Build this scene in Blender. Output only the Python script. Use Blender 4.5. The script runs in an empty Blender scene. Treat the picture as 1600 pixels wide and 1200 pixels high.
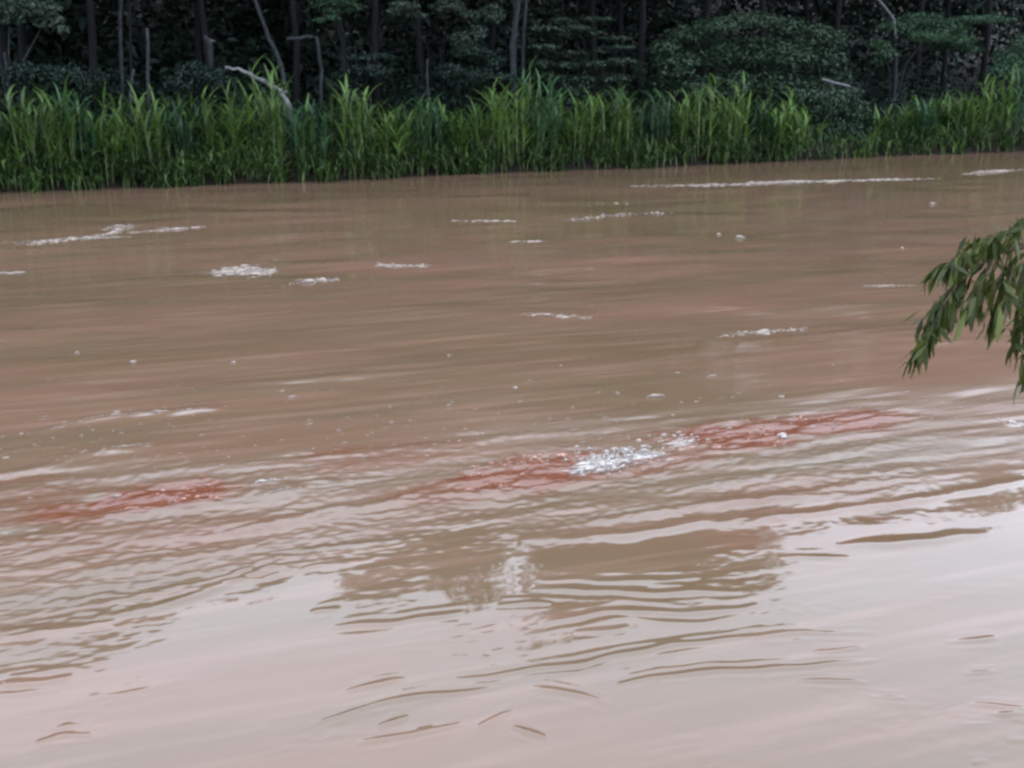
import bpy, math, random
import numpy as np
from mathutils import Vector, Matrix
C = bpy.context.scene
COL = C.collection
rad = math.radians

# ------------------------------------------------------------------ camera, sky, sun, exposure
H, PITCH, F = 4.0, rad(16.45), 1711.0          # eye height above the river, downward tilt, focal length for a 1600 px wide photo
cam = bpy.data.cameras.new('camera'); co = bpy.data.objects.new('camera', cam); COL.objects.link(co)
co.location = (0, 0, H); co.rotation_euler = (math.pi/2 - PITCH, 0, 0)
cam.sensor_width = 36; cam.lens = 36*F/1600; cam.clip_start = 0.1; cam.clip_end = 2000
C.camera = co

SUN_EL, SUN_AZ = rad(72), rad(12)               # a soft sun high over the far forest
w = bpy.data.worlds.new('World'); C.world = w; w.use_nodes = True
nt = w.node_tree; nt.nodes.clear()
out = nt.nodes.new('ShaderNodeOutputWorld'); bg = nt.nodes.new('ShaderNodeBackground')
sky = nt.nodes.new('ShaderNodeTexSky'); sky.sky_type = 'NISHITA'; sky.sun_disc = False
sky.sun_elevation = SUN_EL; sky.sun_rotation = SUN_AZ; sky.dust_density = 3.0; sky.air_density = 1.0
hs = nt.nodes.new('ShaderNodeHueSaturation'); hs.inputs['Saturation'].default_value = 0.22
mixw = nt.nodes.new('ShaderNodeMixRGB'); mixw.inputs[0].default_value = 0.55
mixw.inputs[2].default_value = (9.4, 11.2, 14.4, 1)    # even pale cloud cover
nt.links.new(sky.outputs[0], hs.inputs['Color']); nt.links.new(hs.outputs[0], mixw.inputs[1])
nt.links.new(mixw.outputs[0], bg.inputs[0]); bg.inputs[1].default_value = 0.15
nt.links.new(bg.outputs[0], out.inputs[0])

sl = bpy.data.lights.new('sun', 'SUN'); so = bpy.data.objects.new('sun', sl); COL.objects.link(so)
sl.energy = 0.5; sl.angle = rad(130); sl.color = (1.0, 0.97, 0.93)
sd = Vector((math.sin(SUN_AZ)*math.cos(SUN_EL), math.cos(SUN_AZ)*math.cos(SUN_EL), math.sin(SUN_EL)))
so.rotation_euler = sd.to_track_quat('Z', 'Y').to_euler(); so.location = (0, 20, 40)

C.view_settings.view_transform = 'Standard'; C.view_settings.look = 'None'
C.view_settings.exposure = 1.33; C.view_settings.gamma = 1.0; C.view_settings.use_curve_mapping = False
C.render.engine = 'CYCLES'
C.cycles.use_denoising = True
C.cycles.filter_width = 2.7                     # the soft lens of a phone video
C.cycles.max_bounces = 6; C.cycles.diffuse_bounces = 3; C.cycles.transmission_bounces = 4
C.cycles.sample_clamp_indirect = 5.0

# ------------------------------------------------------------------ helpers
def ray(px, py):
    return np.array([(px-800)/F, math.cos(PITCH)+(600-py)/F*math.sin(PITCH), -math.sin(PITCH)+(600-py)/F*math.cos(PITCH)])
def ground(px, py, z=0.0):
    d = ray(px, py); t = (z-H)/d[2]; return np.array([t*d[0], t*d[1]])
def at(px, py, Y):
    d = ray(px, py); t = Y/d[1]; return np.array([t*d[0], Y, H+t*d[2]])
BK = np.array([ground(*p) for p in [(-60,303),(0,300),(200,292),(500,283),(700,272),(1000,262),(1250,250),(1400,242),(1600,236),(1680,233)]])
def bank(x):                                    # y of the far waterline
    x = np.asarray(x, float)
    y = np.interp(x, BK[:,0], BK[:,1])
    y = np.where(x < BK[0,0], BK[0,1]+(x-BK[0,0])*0.40, y)
    return np.where(x > BK[-1,0], BK[-1,1]+(x-BK[-1,0])*0.40, y)
def lift(px, py, s):                            # point seen at a pixel, s metres behind the far waterline
    Y = 42.0
    for _ in range(12):
        p = at(px, py, Y); Y = float(bank(p[0]))+s
    return at(px, py, Y)
def terrain(x, y):
    s = y-bank(x)
    z = np.interp(s, [-6,-0.6,0.15,0.5,3,8,25,37,80], [-1.6,-0.45,0.28,0.42,0.75,1.3,3.0,16.0,30.0])
    near = np.interp(y, [-60,-4,0,2.2,3.6,4.6,6.5], [3.6,2.6,2.45,1.9,0.75,-0.3,-1.6])
    return np.where(y < 12, np.maximum(near, -1.6), z)

def perlin(x, y, seed=0):
    xi = np.floor(x).astype(np.int64); yi = np.floor(y).astype(np.int64)
    xf = x-xi; yf = y-yi
    u = xf*xf*xf*(xf*(xf*6-15)+10); v = yf*yf*yf*(yf*(yf*6-15)+10)
    def g(ix, iy, dx, dy):
        h = (ix*374761393+iy*668265263+seed*1442695041) & 0x7fffffff
        h = ((h ^ (h >> 13))*1274126177) & 0x7fffffff
        a = ((h ^ (h >> 16)) & 0xffff)/65536.0*2*np.pi
        return np.cos(a)*dx+np.sin(a)*dy
    n00=g(xi,yi,xf,yf); n10=g(xi+1,yi,xf-1,yf); n01=g(xi,yi+1,xf,yf-1); n11=g(xi+1,yi+1,xf-1,yf-1)
    return (n00*(1-u)+n10*u)*(1-v)+(n01*(1-u)+n11*u)*v
def sstep(a, b, t):
    t = np.clip((t-a)/(b-a), 0, 1); return t*t*(3-2*t)

def mesh_np(name, verts, faces, nper, attrs=None, smooth=True):
    verts = np.asarray(verts, np.float32); faces = np.asarray(faces, np.int32)
    me = bpy.data.meshes.new(name)
    me.vertices.add(len(verts)); me.vertices.foreach_set('co', verts.ravel())
    me.loops.add(faces.size); me.loops.foreach_set('vertex_index', faces.ravel())
    nf = len(faces)
    me.polygons.add(nf); me.polygons.foreach_set('loop_start', np.arange(nf, dtype=np.int32)*nper)
    me.polygons.foreach_set('loop_total', np.full(nf, nper, np.int32))
    me.update(calc_edges=True)
    if smooth: me.polygons.foreach_set('use_smooth', np.ones(nf, bool))
    for k, a in (attrs or {}).items():
        at_ = me.attributes.new(k, 'FLOAT', 'POINT'); at_.data.foreach_set('value', np.asarray(a, np.float32))
    me.validate()
    return me
def link(name, me, mat=None, parent=None):
    o = bpy.data.objects.new(name, me); COL.objects.link(o)
    if mat and me and not me.materials: me.materials.append(mat)
    if parent: o.parent = parent
    return o
def tag(o, label=None, cat=None, group=None, kind=None):
    if label: o['label'] = label
    if cat: o['category'] = cat
    if group: o['group'] = group
    if kind: o['kind'] = kind
    return o
def root(name, loc, label, cat, group=None):
    o = bpy.data.objects.new(name, None); COL.objects.link(o); o.location = loc; o.empty_display_size = 0.3
    return tag(o, label, cat, group)

class Buf:                                       # collects tubes and leaves as triangles
    def __init__(s): s.v=[]; s.f=[]; s.t=[]; s.n=0
    def add(s, v, f, t):
        v=np.asarray(v,float); s.v.append(v); s.f.append(np.asarray(f,int)+s.n); s.n+=len(v)
        s.t.append(np.full(len(v), t) if np.isscalar(t) else np.asarray(t))
    def tube(s, pts, radii, sides=6, t=0.5):
        pts=np.asarray(pts,float); n=len(pts); radii=np.broadcast_to(radii,(n,)) if np.isscalar(radii) else radii
        tan=np.gradient(pts,axis=0); V=[]
        for i in range(n):
            T=tan[i]/(np.linalg.norm(tan[i])+1e-9)
            a=np.array([1.,0,0]) if abs(T[0])<0.8 else np.array([0,1.,0])
            A=np.cross(T,a); A/=np.linalg.norm(A); B=np.cross(T,A)
            ang=np.arange(sides)*2*np.pi/sides
            V.append(pts[i]+radii[i]*(np.cos(ang)[:,None]*A+np.sin(ang)[:,None]*B))
        V=np.vstack(V); Fc=[]
        for i in range(n-1):
            for k in range(sides):
                a=i*sides+k; b=i*sides+(k+1)%sides; c=a+sides; d=b+sides
                Fc+=[(a,b,d),(a,d,c)]
        e=(n-1)*sides
        for k in range(1,sides-1): Fc+=[(e,e+k,e+k+1),(0,k+1,k)]
        s.add(V,Fc,t)
    def build(s, name, origin=(0,0,0), smooth=True):
        return mesh_np(name, np.vstack(s.v)-np.asarray(origin), np.vstack(s.f), 3, {'tint':np.concatenate(s.t)}, smooth)

def leaf_tris(pos, nrm, size, rng, aspect=0.42, hang=None):
    n=len(pos); r=rng.normal(size=(n,3))
    if hang is not None: r=r*0.6+np.asarray(hang)
    nrm=nrm/np.linalg.norm(nrm,axis=1)[:,None]
    tdir=r-(r*nrm).sum(1)[:,None]*nrm; tdir/=np.linalg.norm(tdir,axis=1)[:,None]+1e-9
    b=np.cross(nrm,tdir); L=size*rng.uniform(.6,1.35,n)[:,None]
    base=pos-tdir*L*.5; tip=pos+tdir*L*.5-np.array([0,0,1])*L*.12
    l=pos+b*L*aspect*.5+nrm*L*.08; q=pos-b*L*aspect*.5+nrm*L*.08
    V=np.stack([base,l,tip,q],1).reshape(-1,3)
    i=np.arange(n)*4
    Fc=np.concatenate([np.stack([i,i+3,i+2],1),np.stack([i,i+2,i+1],1)])
    return V,Fc
def leaf_cloud(buf, clumps, n, size, seed, shell=0.38, upbias=0.6, hang=None, aspect=0.42):
    rng=np.random.default_rng(seed)
    c=np.array([k[:3] for k in clumps],float); r=np.array([k[3:6] for k in clumps],float)
    wgt=(r[:,0]*r[:,1]*r[:,2])**(2/3); wgt/=wgt.sum()
    idx=rng.choice(len(c),n,p=wgt); d=rng.normal(size=(n,3)); d/=np.linalg.norm(d,axis=1)[:,None]
    rr=rng.uniform(0,1,n)**shell*(1+rng.normal(0,.10,n))
    pos=c[idx]+d*rr[:,None]*r[idx]
    nr=d*.5+np.array([0,0,upbias])+rng.normal(0,.45,(n,3))
    V,Fc=leaf_tris(pos,nr,size,rng,aspect,hang)
    ct=rng.uniform(.2,.8,len(c))
    t=np.clip(ct[idx]*.5+rng.uniform(0,.5,n),0,1)
    buf.add(V,Fc,np.repeat(t,4))

# ------------------------------------------------------------------ materials
def mat(name):
    m=bpy.data.materials.new(name); m.use_nodes=True; n=m.node_tree.nodes; n.clear()
    o=n.new('ShaderNodeOutputMaterial'); return m,n,m.node_tree.links,o
def leaf_mat(name, dark, light, trans=0.3, rough=0.55, spec=0.25):
    m,n,l,o=mat(name)
    a=n.new('ShaderNodeAttribute'); a.attribute_name='tint'
    mx=n.new('ShaderNodeMixRGB'); mx.inputs[1].default_value=(*dark,1); mx.inputs[2].default_value=(*light,1)
    l.new(a.outputs['Fac'],mx.inputs[0])
    p=n.new('ShaderNodeBsdfPrincipled'); p.inputs['Roughness'].default_value=rough; p.inputs['Specular IOR Level'].default_value=spec
    tr=n.new('ShaderNodeBsdfTranslucent'); ms=n.new('ShaderNodeMixShader'); ms.inputs[0].default_value=trans
    l.new(mx.outputs[0],p.inputs['Base Color']); l.new(mx.outputs[0],tr.inputs[0])
    l.new(p.outputs[0],ms.inputs[1]); l.new(tr.outputs[0],ms.inputs[2]); l.new(ms.outputs[0],o.inputs[0])
    return m
def rough_mat(name, c1, c2, scale=6.0, rough=0.85, bump=0.4, stretch=(1,1,1), spec=0.2):
    m,n,l,o=mat(name)
    tc=n.new('ShaderNodeTexCoord'); mp=n.new('ShaderNodeMapping'); mp.inputs['Scale'].default_value=stretch
    ns=n.new('ShaderNodeTexNoise'); ns.inputs['Scale'].default_value=scale; ns.inputs['Detail'].default_value=6
    cr=n.new('ShaderNodeValToRGB'); cr.color_ramp.elements[0].position=.35; cr.color_ramp.elements[1].position=.68
    cr.color_ramp.elements[0].color=(*c1,1); cr.color_ramp.elements[1].color=(*c2,1)
    p=n.new('ShaderNodeBsdfPrincipled'); p.inputs['Roughness'].default_value=rough; p.inputs['Specular IOR Level'].default_value=spec
    b=n.new('ShaderNodeBump'); b.inputs['Strength'].default_value=bump; b.inputs['Distance'].default_value=.05
    l.new(tc.outputs['Object'],mp.inputs[0]); l.new(mp.outputs[0],ns.inputs[0]); l.new(ns.outputs[0],cr.inputs[0])
    l.new(cr.outputs[0],p.inputs['Base Color']); l.new(ns.outputs[0],b.inputs['Height']); l.new(b.outputs[0],p.inputs['Normal'])
    l.new(p.outputs[0],o.inputs[0]); return m

M_soil=rough_mat('dark river soil',(.006,.0042,.003),(.015,.010,.006),3.0)
M_bark=rough_mat('dark bark',(.0025,.0025,.003),(.009,.008,.008),5.0,stretch=(4,4,.6))
M_pale=rough_mat('pale bark',(.009,.011,.012),(.030,.033,.033),5.0,stretch=(3,3,.8))
M_dead=rough_mat('bleached dead wood',(.06,.062,.06),(.16,.16,.155),4.0,stretch=(2,2,2))
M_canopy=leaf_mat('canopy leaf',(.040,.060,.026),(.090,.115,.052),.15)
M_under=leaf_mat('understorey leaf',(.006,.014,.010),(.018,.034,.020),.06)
M_grey=leaf_mat('grey green leaf',(.012,.024,.015),(.056,.084,.050),.12,spec=.4)
M_bush=leaf_mat('bush leaf',(.010,.024,.012),(.042,.076,.036),.15,spec=.35)
M_light=leaf_mat('light green leaf',(.016,.040,.020),(.055,.105,.050),.2)
M_reed=leaf_mat('reed blade',(.010,.028,.008),(.105,.185,.036),.3,spec=.3)
M_reedb=leaf_mat('reed blade bluish',(.007,.025,.013),(.056,.130,.050),.3,spec=.3)
M_stalk=leaf_mat('reed stalk',(.016,.030,.010),(.120,.150,.060),.0)
M_near=leaf_mat('branch leaf',(.018,.026,.006),(.095,.115,.024),.28,rough=.5,spec=.25)
M_twig=rough_mat('twig bark',(.05,.035,.025),(.12,.09,.06),14.0)

# foam
def foam_mat(name,a,b_,scale):
    m,n,l,o=mat(name)
    a_=n.new('ShaderNodeAttribute'); a_.attribute_name='tint'
    mx=n.new('ShaderNodeMixRGB'); mx.inputs[1].default_value=(*a,1); mx.inputs[2].default_value=(*b_,1); l.new(a_.outputs['Fac'],mx.inputs[0])
    p=n.new('ShaderNodeBsdfPrincipled'); p.inputs['Roughness'].default_value=.65; p.inputs['Specular IOR Level'].default_value=.3
    l.new(mx.outputs[0],p.inputs['Base Color'])
    tc=n.new('ShaderNodeTexCoord'); ns=n.new('ShaderNodeTexNoise'); ns.inputs['Scale'].default_value=scale; ns.inputs['Detail'].default_value=4
    l.new(tc.outputs['Object'],ns.inputs[0])
    ad=n.new('ShaderNodeMath'); ad.operation='MULTIPLY_ADD'; ad.inputs[1].default_value=.75; l.new(a_.outputs['Fac'],ad.inputs[0]); l.new(ns.outputs[0],ad.inputs[2])
    mr=n.new('ShaderNodeMapRange'); mr.inputs[1].default_value=.55; mr.inputs[2].default_value=1.15; mr.inputs[4].default_value=.95; mr.clamp=True; l.new(ad.outputs[0],mr.inputs[0])
    tr=n.new('ShaderNodeBsdfTransparent'); ms=n.new('ShaderNodeMixShader'); l.new(mr.outputs[0],ms.inputs[0]); l.new(tr.outputs[0],ms.inputs[1]); l.new(p.outputs[0],ms.inputs[2])
    l.new(ms.outputs[0],o.inputs[0]); return m
M_foam=foam_mat('river foam',(.13,.10,.08),(.31,.26,.22),6.0)
M_white=foam_mat('churned white foam',(.15,.125,.105),(.50,.465,.43),40.0)
M_pink=foam_mat('pinkish foam',(.18,.06,.035),(.50,.30,.24),40.0)

# ------------------------------------------------------------------ ground sheet
xs=np.concatenate([np.linspace(-400,-60,12),np.linspace(-55,70,180),np.linspace(75,400,12)])
ys=np.concatenate([np.linspace(-200,-8,8),np.linspace(-6,9,40),np.linspace(10,24,8),np.linspace(24.4,75,240),np.linspace(80,600,12)])
X,Y=np.meshgrid(xs,ys); Z=terrain(X,Y)
s_=Y-bank(X); lump=perlin(X*.9,Y*.9,3)*.14+perlin(X*2.3,Y*2.3,4)*.07
Z=Z+np.where((s_>-1)&(Y>12),lump,0)+np.where(Y<3.5,perlin(X*1.5,Y*1.5,9)*.06,0)
nx,ny=len(xs),len(ys); i=np.arange(ny-1)[:,None]*nx+np.arange(nx-1)[None]; 
quads=np.stack([i,i+1,i+nx+1,i+nx],-1).reshape(-1,4)
tag(link('ground',mesh_np('ground',np.stack([X,Y,Z],-1).reshape(-1,3),quads,4),M_soil),kind='structure')

# ------------------------------------------------------------------ the river
FA=rad(18); FC,FS=math.cos(FA),math.sin(FA)
def uv(x,y): return x*FC+y*FS, -x*FS+y*FC
RIDGES=[  # (polyline as seen in the photo, height m, half width m)
 ([(720,1062),(830,1046),(900,1040),(960,1022),(1040,1010),(1150,995),(1260,988),(1358,990)],.0085,.036),
 ([(1270,1018),(1310,1017),(1350,1012)],.008,.03),
 ([(970,1068),(1060,1051),(1200,1046),(1290,1038),(1365,1031)],.008,.034),
 ([(1245,1064),(1355,1065)],.006,.028),
 ([(1480,1005),(1558,997)],.011,.036),
 ([(540,1080),(580,1072),(632,1062)],.009,.036),
 ([(490,1132),(560,1107),(640,1090),(780,1075)],.009,.034),
 ([(590,1135),(640,1118)],.007,.03),([(560,1160),(640,1150),(720,1132)],.0085,.032),
 ([(745,1135),(800,1110)],.006,.03),([(800,1135),(855,1155)],.007,.03),
 ([(830,1075),(905,1085),(960,1105)],.004,.034),([(1355,1087),(1415,1091)],.006,.026),
 ([(1505,1052),(1560,1049)],.005,.026),
 ([(55,1160),(90,1150),(145,1146)],.0075,.034),
 ([(520,980),(620,972),(720,958)],.008,.045),([(485,957),(530,950)],.007,.04),
 ([(780,944),(860,942)],.007,.035),([(840,905),(1000,908),(1090,902)],.007,.05),([(835,920),(980,926),(1150,922)],.008,.05),
 ([(850,975),(960,950),(1060,962),(1180,945)],.008,.05),([(900,990),(980,980)],.005,.04),
 ([(1310,852),(1400,850),(1540,832)],.011,.06),([(1220,870),(1330,872)],.006,.05),
 ([(150,966),(250,946),(350,915),(430,884)],.017,.06),([(130,950),(250,925),(360,900),(440,868)],.013,.05),
 ([(0,1072),(110,1060)],.012,.05),([(0,1000),(90,985),(180,972)],.012,.05),
 ([(1515,1103),(1610,1105)],.006,.03),([(1555,1116),(1610,1118)],.007,.028),([(1580,1126),(1620,1126)],.008,.03),([(1500,1131),(1550,1131)],.004,.024),  # ripples shaped to stand in for the overhanging branch's dark reflection, next row too
 ([(1575,1160),(1620,1158)],.006,.024),([(1520,1195),(1545,1190)],.006,.022),
 # long crests through the turbulent belt
 ([(470,800),(600,790),(640,772),(700,755)],.030,.075),([(350,830),(430,818),(500,800)],.022,.06),
 ([(1040,800),(1200,780),(1330,758),(1520,735)],.024,.075),([(900,820),(1010,800),(1130,785),(1350,770)],.022,.06),
 ([(1150,810),(1300,800),(1500,770),(1600,750)],.018,.06),([(820,845),(960,838),(1100,815),(1250,806)],.018,.07),
 ([(0,684),(100,667),(150,652),(350,637)],.016,.085),([(150,708),(240,693)],.016,.08),([(0,742),(110,722)],.018,.09),
 ([(0,690),(60,684)],.012,.08),([(390,757),(440,750)],.02,.07),([(400,777),(480,764)],.018,.07),([(420,797),(520,780)],.022,.06),
 ([(60,905),(240,880),(330,860)],.012,.06),([(0,870),(160,850)],.012,.06),([(280,875),(400,850)],.012,.05),
]
def smooth_line(pl):
    P=np.array([ground(*p) for p in pl]); L=np.r_[0,np.cumsum(np.hypot(*np.diff(P,axis=0).T))]
    f=np.linspace(0,L[-1],41); Q=np.column_stack([np.interp(f,L,P[:,0]),np.interp(f,L,P[:,1])])
    if len(pl)>2:
        for _ in range(2):
            E=np.vstack([2*Q[0]-Q[3:0:-1],Q,2*Q[-1]-Q[-2:-5:-1]]); Q=sum(E[k:k+len(Q)] for k in range(7))/7
    return Q
RW=[(smooth_line(pl),min(h,.22*wd) if wd<.051 else min(h,.24*wd),wd) for pl,h,wd in RIDGES]
REDS=[  # centre as seen, half length and half depth in metres, strength
 (1290,662,1.10,.30,1.0),(1150,682,.95,.34,1.0),(1385,652,.45,.16,.8),(850,738,.95,.36,.75),(770,752,.5,.24,.9),(600,712,1.3,.34,.3),
 (520,708,.45,.12,.45),(700,770,.7,.22,.45),(240,778,.75,.26,1.0),(310,768,.30,.24,1.0),(130,800,.7,.26,.65),(60,775,.9,.30,.35),
 (1000,728,.9,.20,.5),(200,835,1.6,.40,.28),(1300,820,1.6,.5,.22),(1250,775,1.2,.35,.25),(30,750,.5,.15,.3),(40,860,1.0,.4,.22)]
RE=[]
for px,py,a,b,st in REDS:
    g=ground(px,py); RE.append((*uv(*g),a*1.15,b*1.6,st))
UPX=[-6,-3.75,-1.72,0,2.32,4.73,8]; 
LOWV=[7.0,7.28,8.35,8.35,7.75,7.95,8.2]
FOAMS=[  # centre as seen, half length and half depth in metres, strength
 (940,723,.38,.20,1.0),(1005,712,.34,.16,.95),(1062,693,.28,.14,.85),(900,732,.25,.14,.7),(810,730,.45,.18,.5),(1110,688,.4,.16,.45),(1195,674,.3,.12,.5),(770,758,.35,.10,.4),(300,775,.30,.16,.35),
 (375,424,1.0,.45,.8),(120,373,2.0,.35,.8),(190,355,.8,.4,.8),(262,360,1.4,.25,.5),(490,440,.8,.2,.5),(630,415,1.0,.25,.4),(1200,286,5.5,.5,.7),(1080,290,3.0,.4,.6),(1400,281,3.0,.3,.5),(760,345,1.4,.25,.5),
 (960,337,2.4,.3,.4),(1190,520,.9,.14,.6),(870,495,.8,.12,.35),(1550,269,1.6,.35,.6),(1585,663,.25,.15,.7),(220,647,1.6,.06,.35),(420,753,.22,.05,.6)]
FO=[(*uv(*ground(a,b_)),c,d,e) for a,b_,c,d,e in FOAMS]
def foam_field(x,y):
    u,v=uv(np.asarray(x,float),np.asarray(y,float)); f=np.zeros_like(u)
    for cu,cv,a,b,st in FO:
        d=np.sqrt(((u-cu)/a)**2+((v-cv)/b)**2); f=np.maximum(f,st*(1-sstep(.2,1.5,d)))
    f=np.maximum(f,(v>9)*.55*np.clip(perlin(u*.35,v*1.6,71)*1.6-.12,0,.6))
    return f
RW+=[(Q+np.array([.02*k,k*wd*2.7]),h*.28,wd*.9) for Q,h,wd in list(RW) if wd<.051 for k in (-1,1)]
def water_fields(x,y):
    x=np.asarray(x,float); y=np.asarray(y,float)
    u,v=uv(x,y); r=np.hypot(x,y)
    wob=perlin(u*.7,v*1.3,21)*.7+perlin(u*2.2,v*4,22)*.25
    low=np.interp(x,UPX,LOWV)
    A=sstep(-.35,.75,v-low+wob)*(1-.62*sstep(10.8,11.9,v+wob*.6))
    A=np.maximum(A*(1-.25*sstep(13,20,v)),(r<9.5)*np.clip(.16*(perlin(u*.8+3,v*1.5,24)+.05)*2,0,.16))
    patch=.65+.9*np.clip(perlin(u*.35,v*.9,23)+.35,0,1)
    A=A*np.where(v>11,patch,.8+.3*patch)
    # red churn
    n1=perlin(u*1.8,v*5,31)*.6+perlin(u*4,v*13,32)*.5+perlin(u*9,v*30,33)*.4
    red=np.zeros_like(x)
    for cu,cv,a,b,st in RE:
        d=np.sqrt(((u-cu)/a)**2+((v-cv)/b)**2)
        red=np.maximum(red,st*(1-sstep(.35,1.25,d+n1*.6)))
    churn=np.zeros_like(x)
    for cu,cv,a,b,st in RE[:5]+RE[8:10]+RE[12:13]:
        d=np.sqrt(((u-cu)/(a*1.05))**2+((v-cv)/(b*1.1))**2)
        churn=np.maximum(churn,(1-sstep(.4,1.25,d)))
    px_=r*r/(H*1095)                                  # length one picture row covers here; shorter waves fade out
    def wave(lu,lv,seed,ridged=False,warp=.25):
        wu=u+warp*lu*perlin(u/lu*.5,v/lv*.4,seed+50); wv=v+warp*lv*2*perlin(u/(lu*2),v/(lv*2.5),seed+60)
        n=perlin(wu/lu,wv/lv,seed)
        if ridged: n=.5-np.abs(n)*1.6
        return n*lv*np.clip(1.6-px_/lv*3.5,0,1)
    h=A*(.016*wave(2.4,.62,1)+.042*wave(1.5,.30,2)+.045*wave(.70,.18,3,False,.8)+.070*wave(.36,.08,4,True,.9)+.12*wave(.17,.055,5)+.09*wave(.12,.09,6))*(.55+1.1*np.clip(perlin(u*1.1,v*2.6,27)+.45,0,1))
    h=h+sstep(11,13,v)*(.045*wave(1.9,.55,81)+.05*wave(.9,.28,82)+.05*wave(3.2,1.3,83))*np.clip(perlin(u*.22,v*.6,84)*1.8+.45,0,1.3)
    h=h+.004*perlin(u*.8,v*1.8,7)*(r<25)
    h=h+.0006*perlin(u*3,v*9,8)*(r<14)
    h=h+1.35*churn*(.12*wave(.50,.24,11)+.13*wave(.24,.11,12,True)+.09*wave(.13,.06,13))
    for pts,hh,wd in RW:
        lo=pts.min(0)-4*wd; hi=pts.max(0)+4*wd
        k=np.where((x>lo[0])&(x<hi[0])&(y>lo[1])&(y<hi[1]))
        if not len(k[0]): continue
        X_=x[k]; Y_=y[k]
        xx=np.clip(X_,pts[0,0],pts[-1,0]); yy=np.interp(xx,pts[:,0],pts[:,1])
        yy=yy+.05*perlin(X_*3.1,Y_*.6,int(abs(pts[0,0])*97)+5)
        Lx=pts[-1,0]-pts[0,0]; tt=np.clip((X_-pts[0,0])/Lx,-.3,1.3)
        end=np.sqrt(np.clip(np.sin(np.pi*np.clip(tt*.96+.02,0,1)),0,1))*(.6+.6*np.clip(perlin(X_*2.7,Y_*.3,int(hh*1e4))+.4,0,1))
        wn=wd*(.72 if wd<.051 else 1); dd=(Y_-yy)/(wn*(.6+.5*end)); h[k]+=hh*end*np.exp(-.5*dd*dd)
    return h,A,red,churn
def water_z(x,y): return water_fields(np.atleast_1d(x),np.atleast_1d(y))[0]

az=np.concatenate([np.linspace(-89,-40,14),np.linspace(-38,-28,24),np.linspace(-27.7,27.7,760),np.linspace(28,38,24),np.linspace(40,89,14)])
inv=np.concatenate([np.linspace(1/3.0,1/5.1,30),np.linspace(1/5.08,1/62,760)])
rr=np.concatenate([1/inv,np.geomspace(64,420,24)])
A_,R_=np.meshgrid(np.radians(az),rr); X=R_*np.sin(A_); Y=R_*np.cos(A_)
h,A,red,churn=water_fields(X.ravel(),Y.ravel())
na,nr=len(az),len(rr); i=np.arange(nr-1)[:,None]*na+np.arange(na-1)[None]
quads=np.stack([i,i+1,i+na+1,i+na],-1).reshape(-1,4)
keep=((Y-bank(X)).ravel()[quads]<3).any(1)
V=np.stack([X.ravel(),Y.ravel(),h],-1); quads=quads[keep]
used=np.zeros(len(V),bool); used[quads]=True; remap=np.cumsum(used)-1
me=mesh_np('river',V[used],remap[quads],4,{'rough':A[used],'red':red[used],'churn':churn[used],'foam':foam_field(X.ravel(),Y.ravel())[used]})
m,n,l,o=mat('muddy river water')
p=n.new('ShaderNodeBsdfPrincipled'); p.inputs['IOR'].default_value=1.41
geo=n.new('ShaderNodeNewGeometry'); mp=n.new('ShaderNodeMapping'); mp.inputs['Rotation'].default_value=(0,0,-FA)
l.new(geo.outputs['Position'],mp.inputs[0])
def attr(k):
    a=n.new('ShaderNodeAttribute'); a.attribute_name=k; return a.outputs['Fac']
def noise(scale,st,detail=4):
    q=n.new('ShaderNodeMapping'); q.inputs['Scale'].default_value=st; l.new(mp.outputs[0],q.inputs[0])
    t=n.new('ShaderNodeTexNoise'); t.inputs['Scale'].default_value=scale; t.inputs['Detail'].default_value=detail
    l.new(q.outputs[0],t.inputs[0]); return t.outputs[0]
def mixc(f,a,b):
    x=n.new('ShaderNodeMixRGB'); 
    if hasattr(f,'links') or not isinstance(f,float): l.new(f,x.inputs[0])
    else: x.inputs[0].default_value=f
    for k,s in ((1,a),(2,b)):
        if isinstance(s,tuple): x.inputs[k].default_value=(*s,1)
        else: l.new(s,x.inputs[k])
    return x.outputs[0]
def mul(a,b,op='MULTIPLY'):
    x=n.new('ShaderNodeMath'); x.operation=op
    for k,s in ((0,a),(1,b)):
        if isinstance(s,(int,float)): x.inputs[k].default_value=s
        else: l.new(s,x.inputs[k])
    return x.outputs[0]
def band(x,lo,hi,k=1.0):
    q=n.new('ShaderNodeMapRange'); q.inputs[1].default_value=lo; q.inputs[2].default_value=hi; q.inputs[4].default_value=k; l.new(x,q.inputs[0]); return q.outputs[0]
silt=mixc(band(noise(.12,(1,2.2,1),5),.38,.62),(.092,.060,.034),(.132,.075,.050))
silt=mixc(band(noise(.45,(.35,2.8,1),5),.42,.64,.7),silt,(.096,.067,.041)); silt=mixc(band(noise(1.5,(.3,3.6,1),5),.48,.68,.6),silt,(.152,.093,.067))
redc=mixc(noise(2.5,(1,2.5,1),4),(.080,.016,.006),(.122,.040,.016))
lace=mul(noise(13,(.45,1.3,1),5),mul(noise(2.2,(.4,1.6,1),4),.7),'ADD')
lf_=n.new('ShaderNodeMapRange'); lf_.inputs[1].default_value=1.30; lf_.inputs[2].default_value=1.62; lf_.clamp=True
redf=n.new('ShaderNodeMapRange'); redf.inputs[1].default_value=.10; redf.inputs[2].default_value=.85; l.new(mul(mul(attr('red'),1.0),mul(mul(mul(noise(4,(.6,2.6,1),5),-.5,'ADD'),1.5),attr('red')),'ADD'),redf.inputs[0])
l.new(mul(lace,mul(attr('foam'),.75),'ADD'),lf_.inputs[0])
l.new(mixc(mul(lf_.outputs[0],.9),mixc(redf.outputs[0],silt,redc),(.42,.385,.36)),p.inputs['Base Color'])
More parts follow.
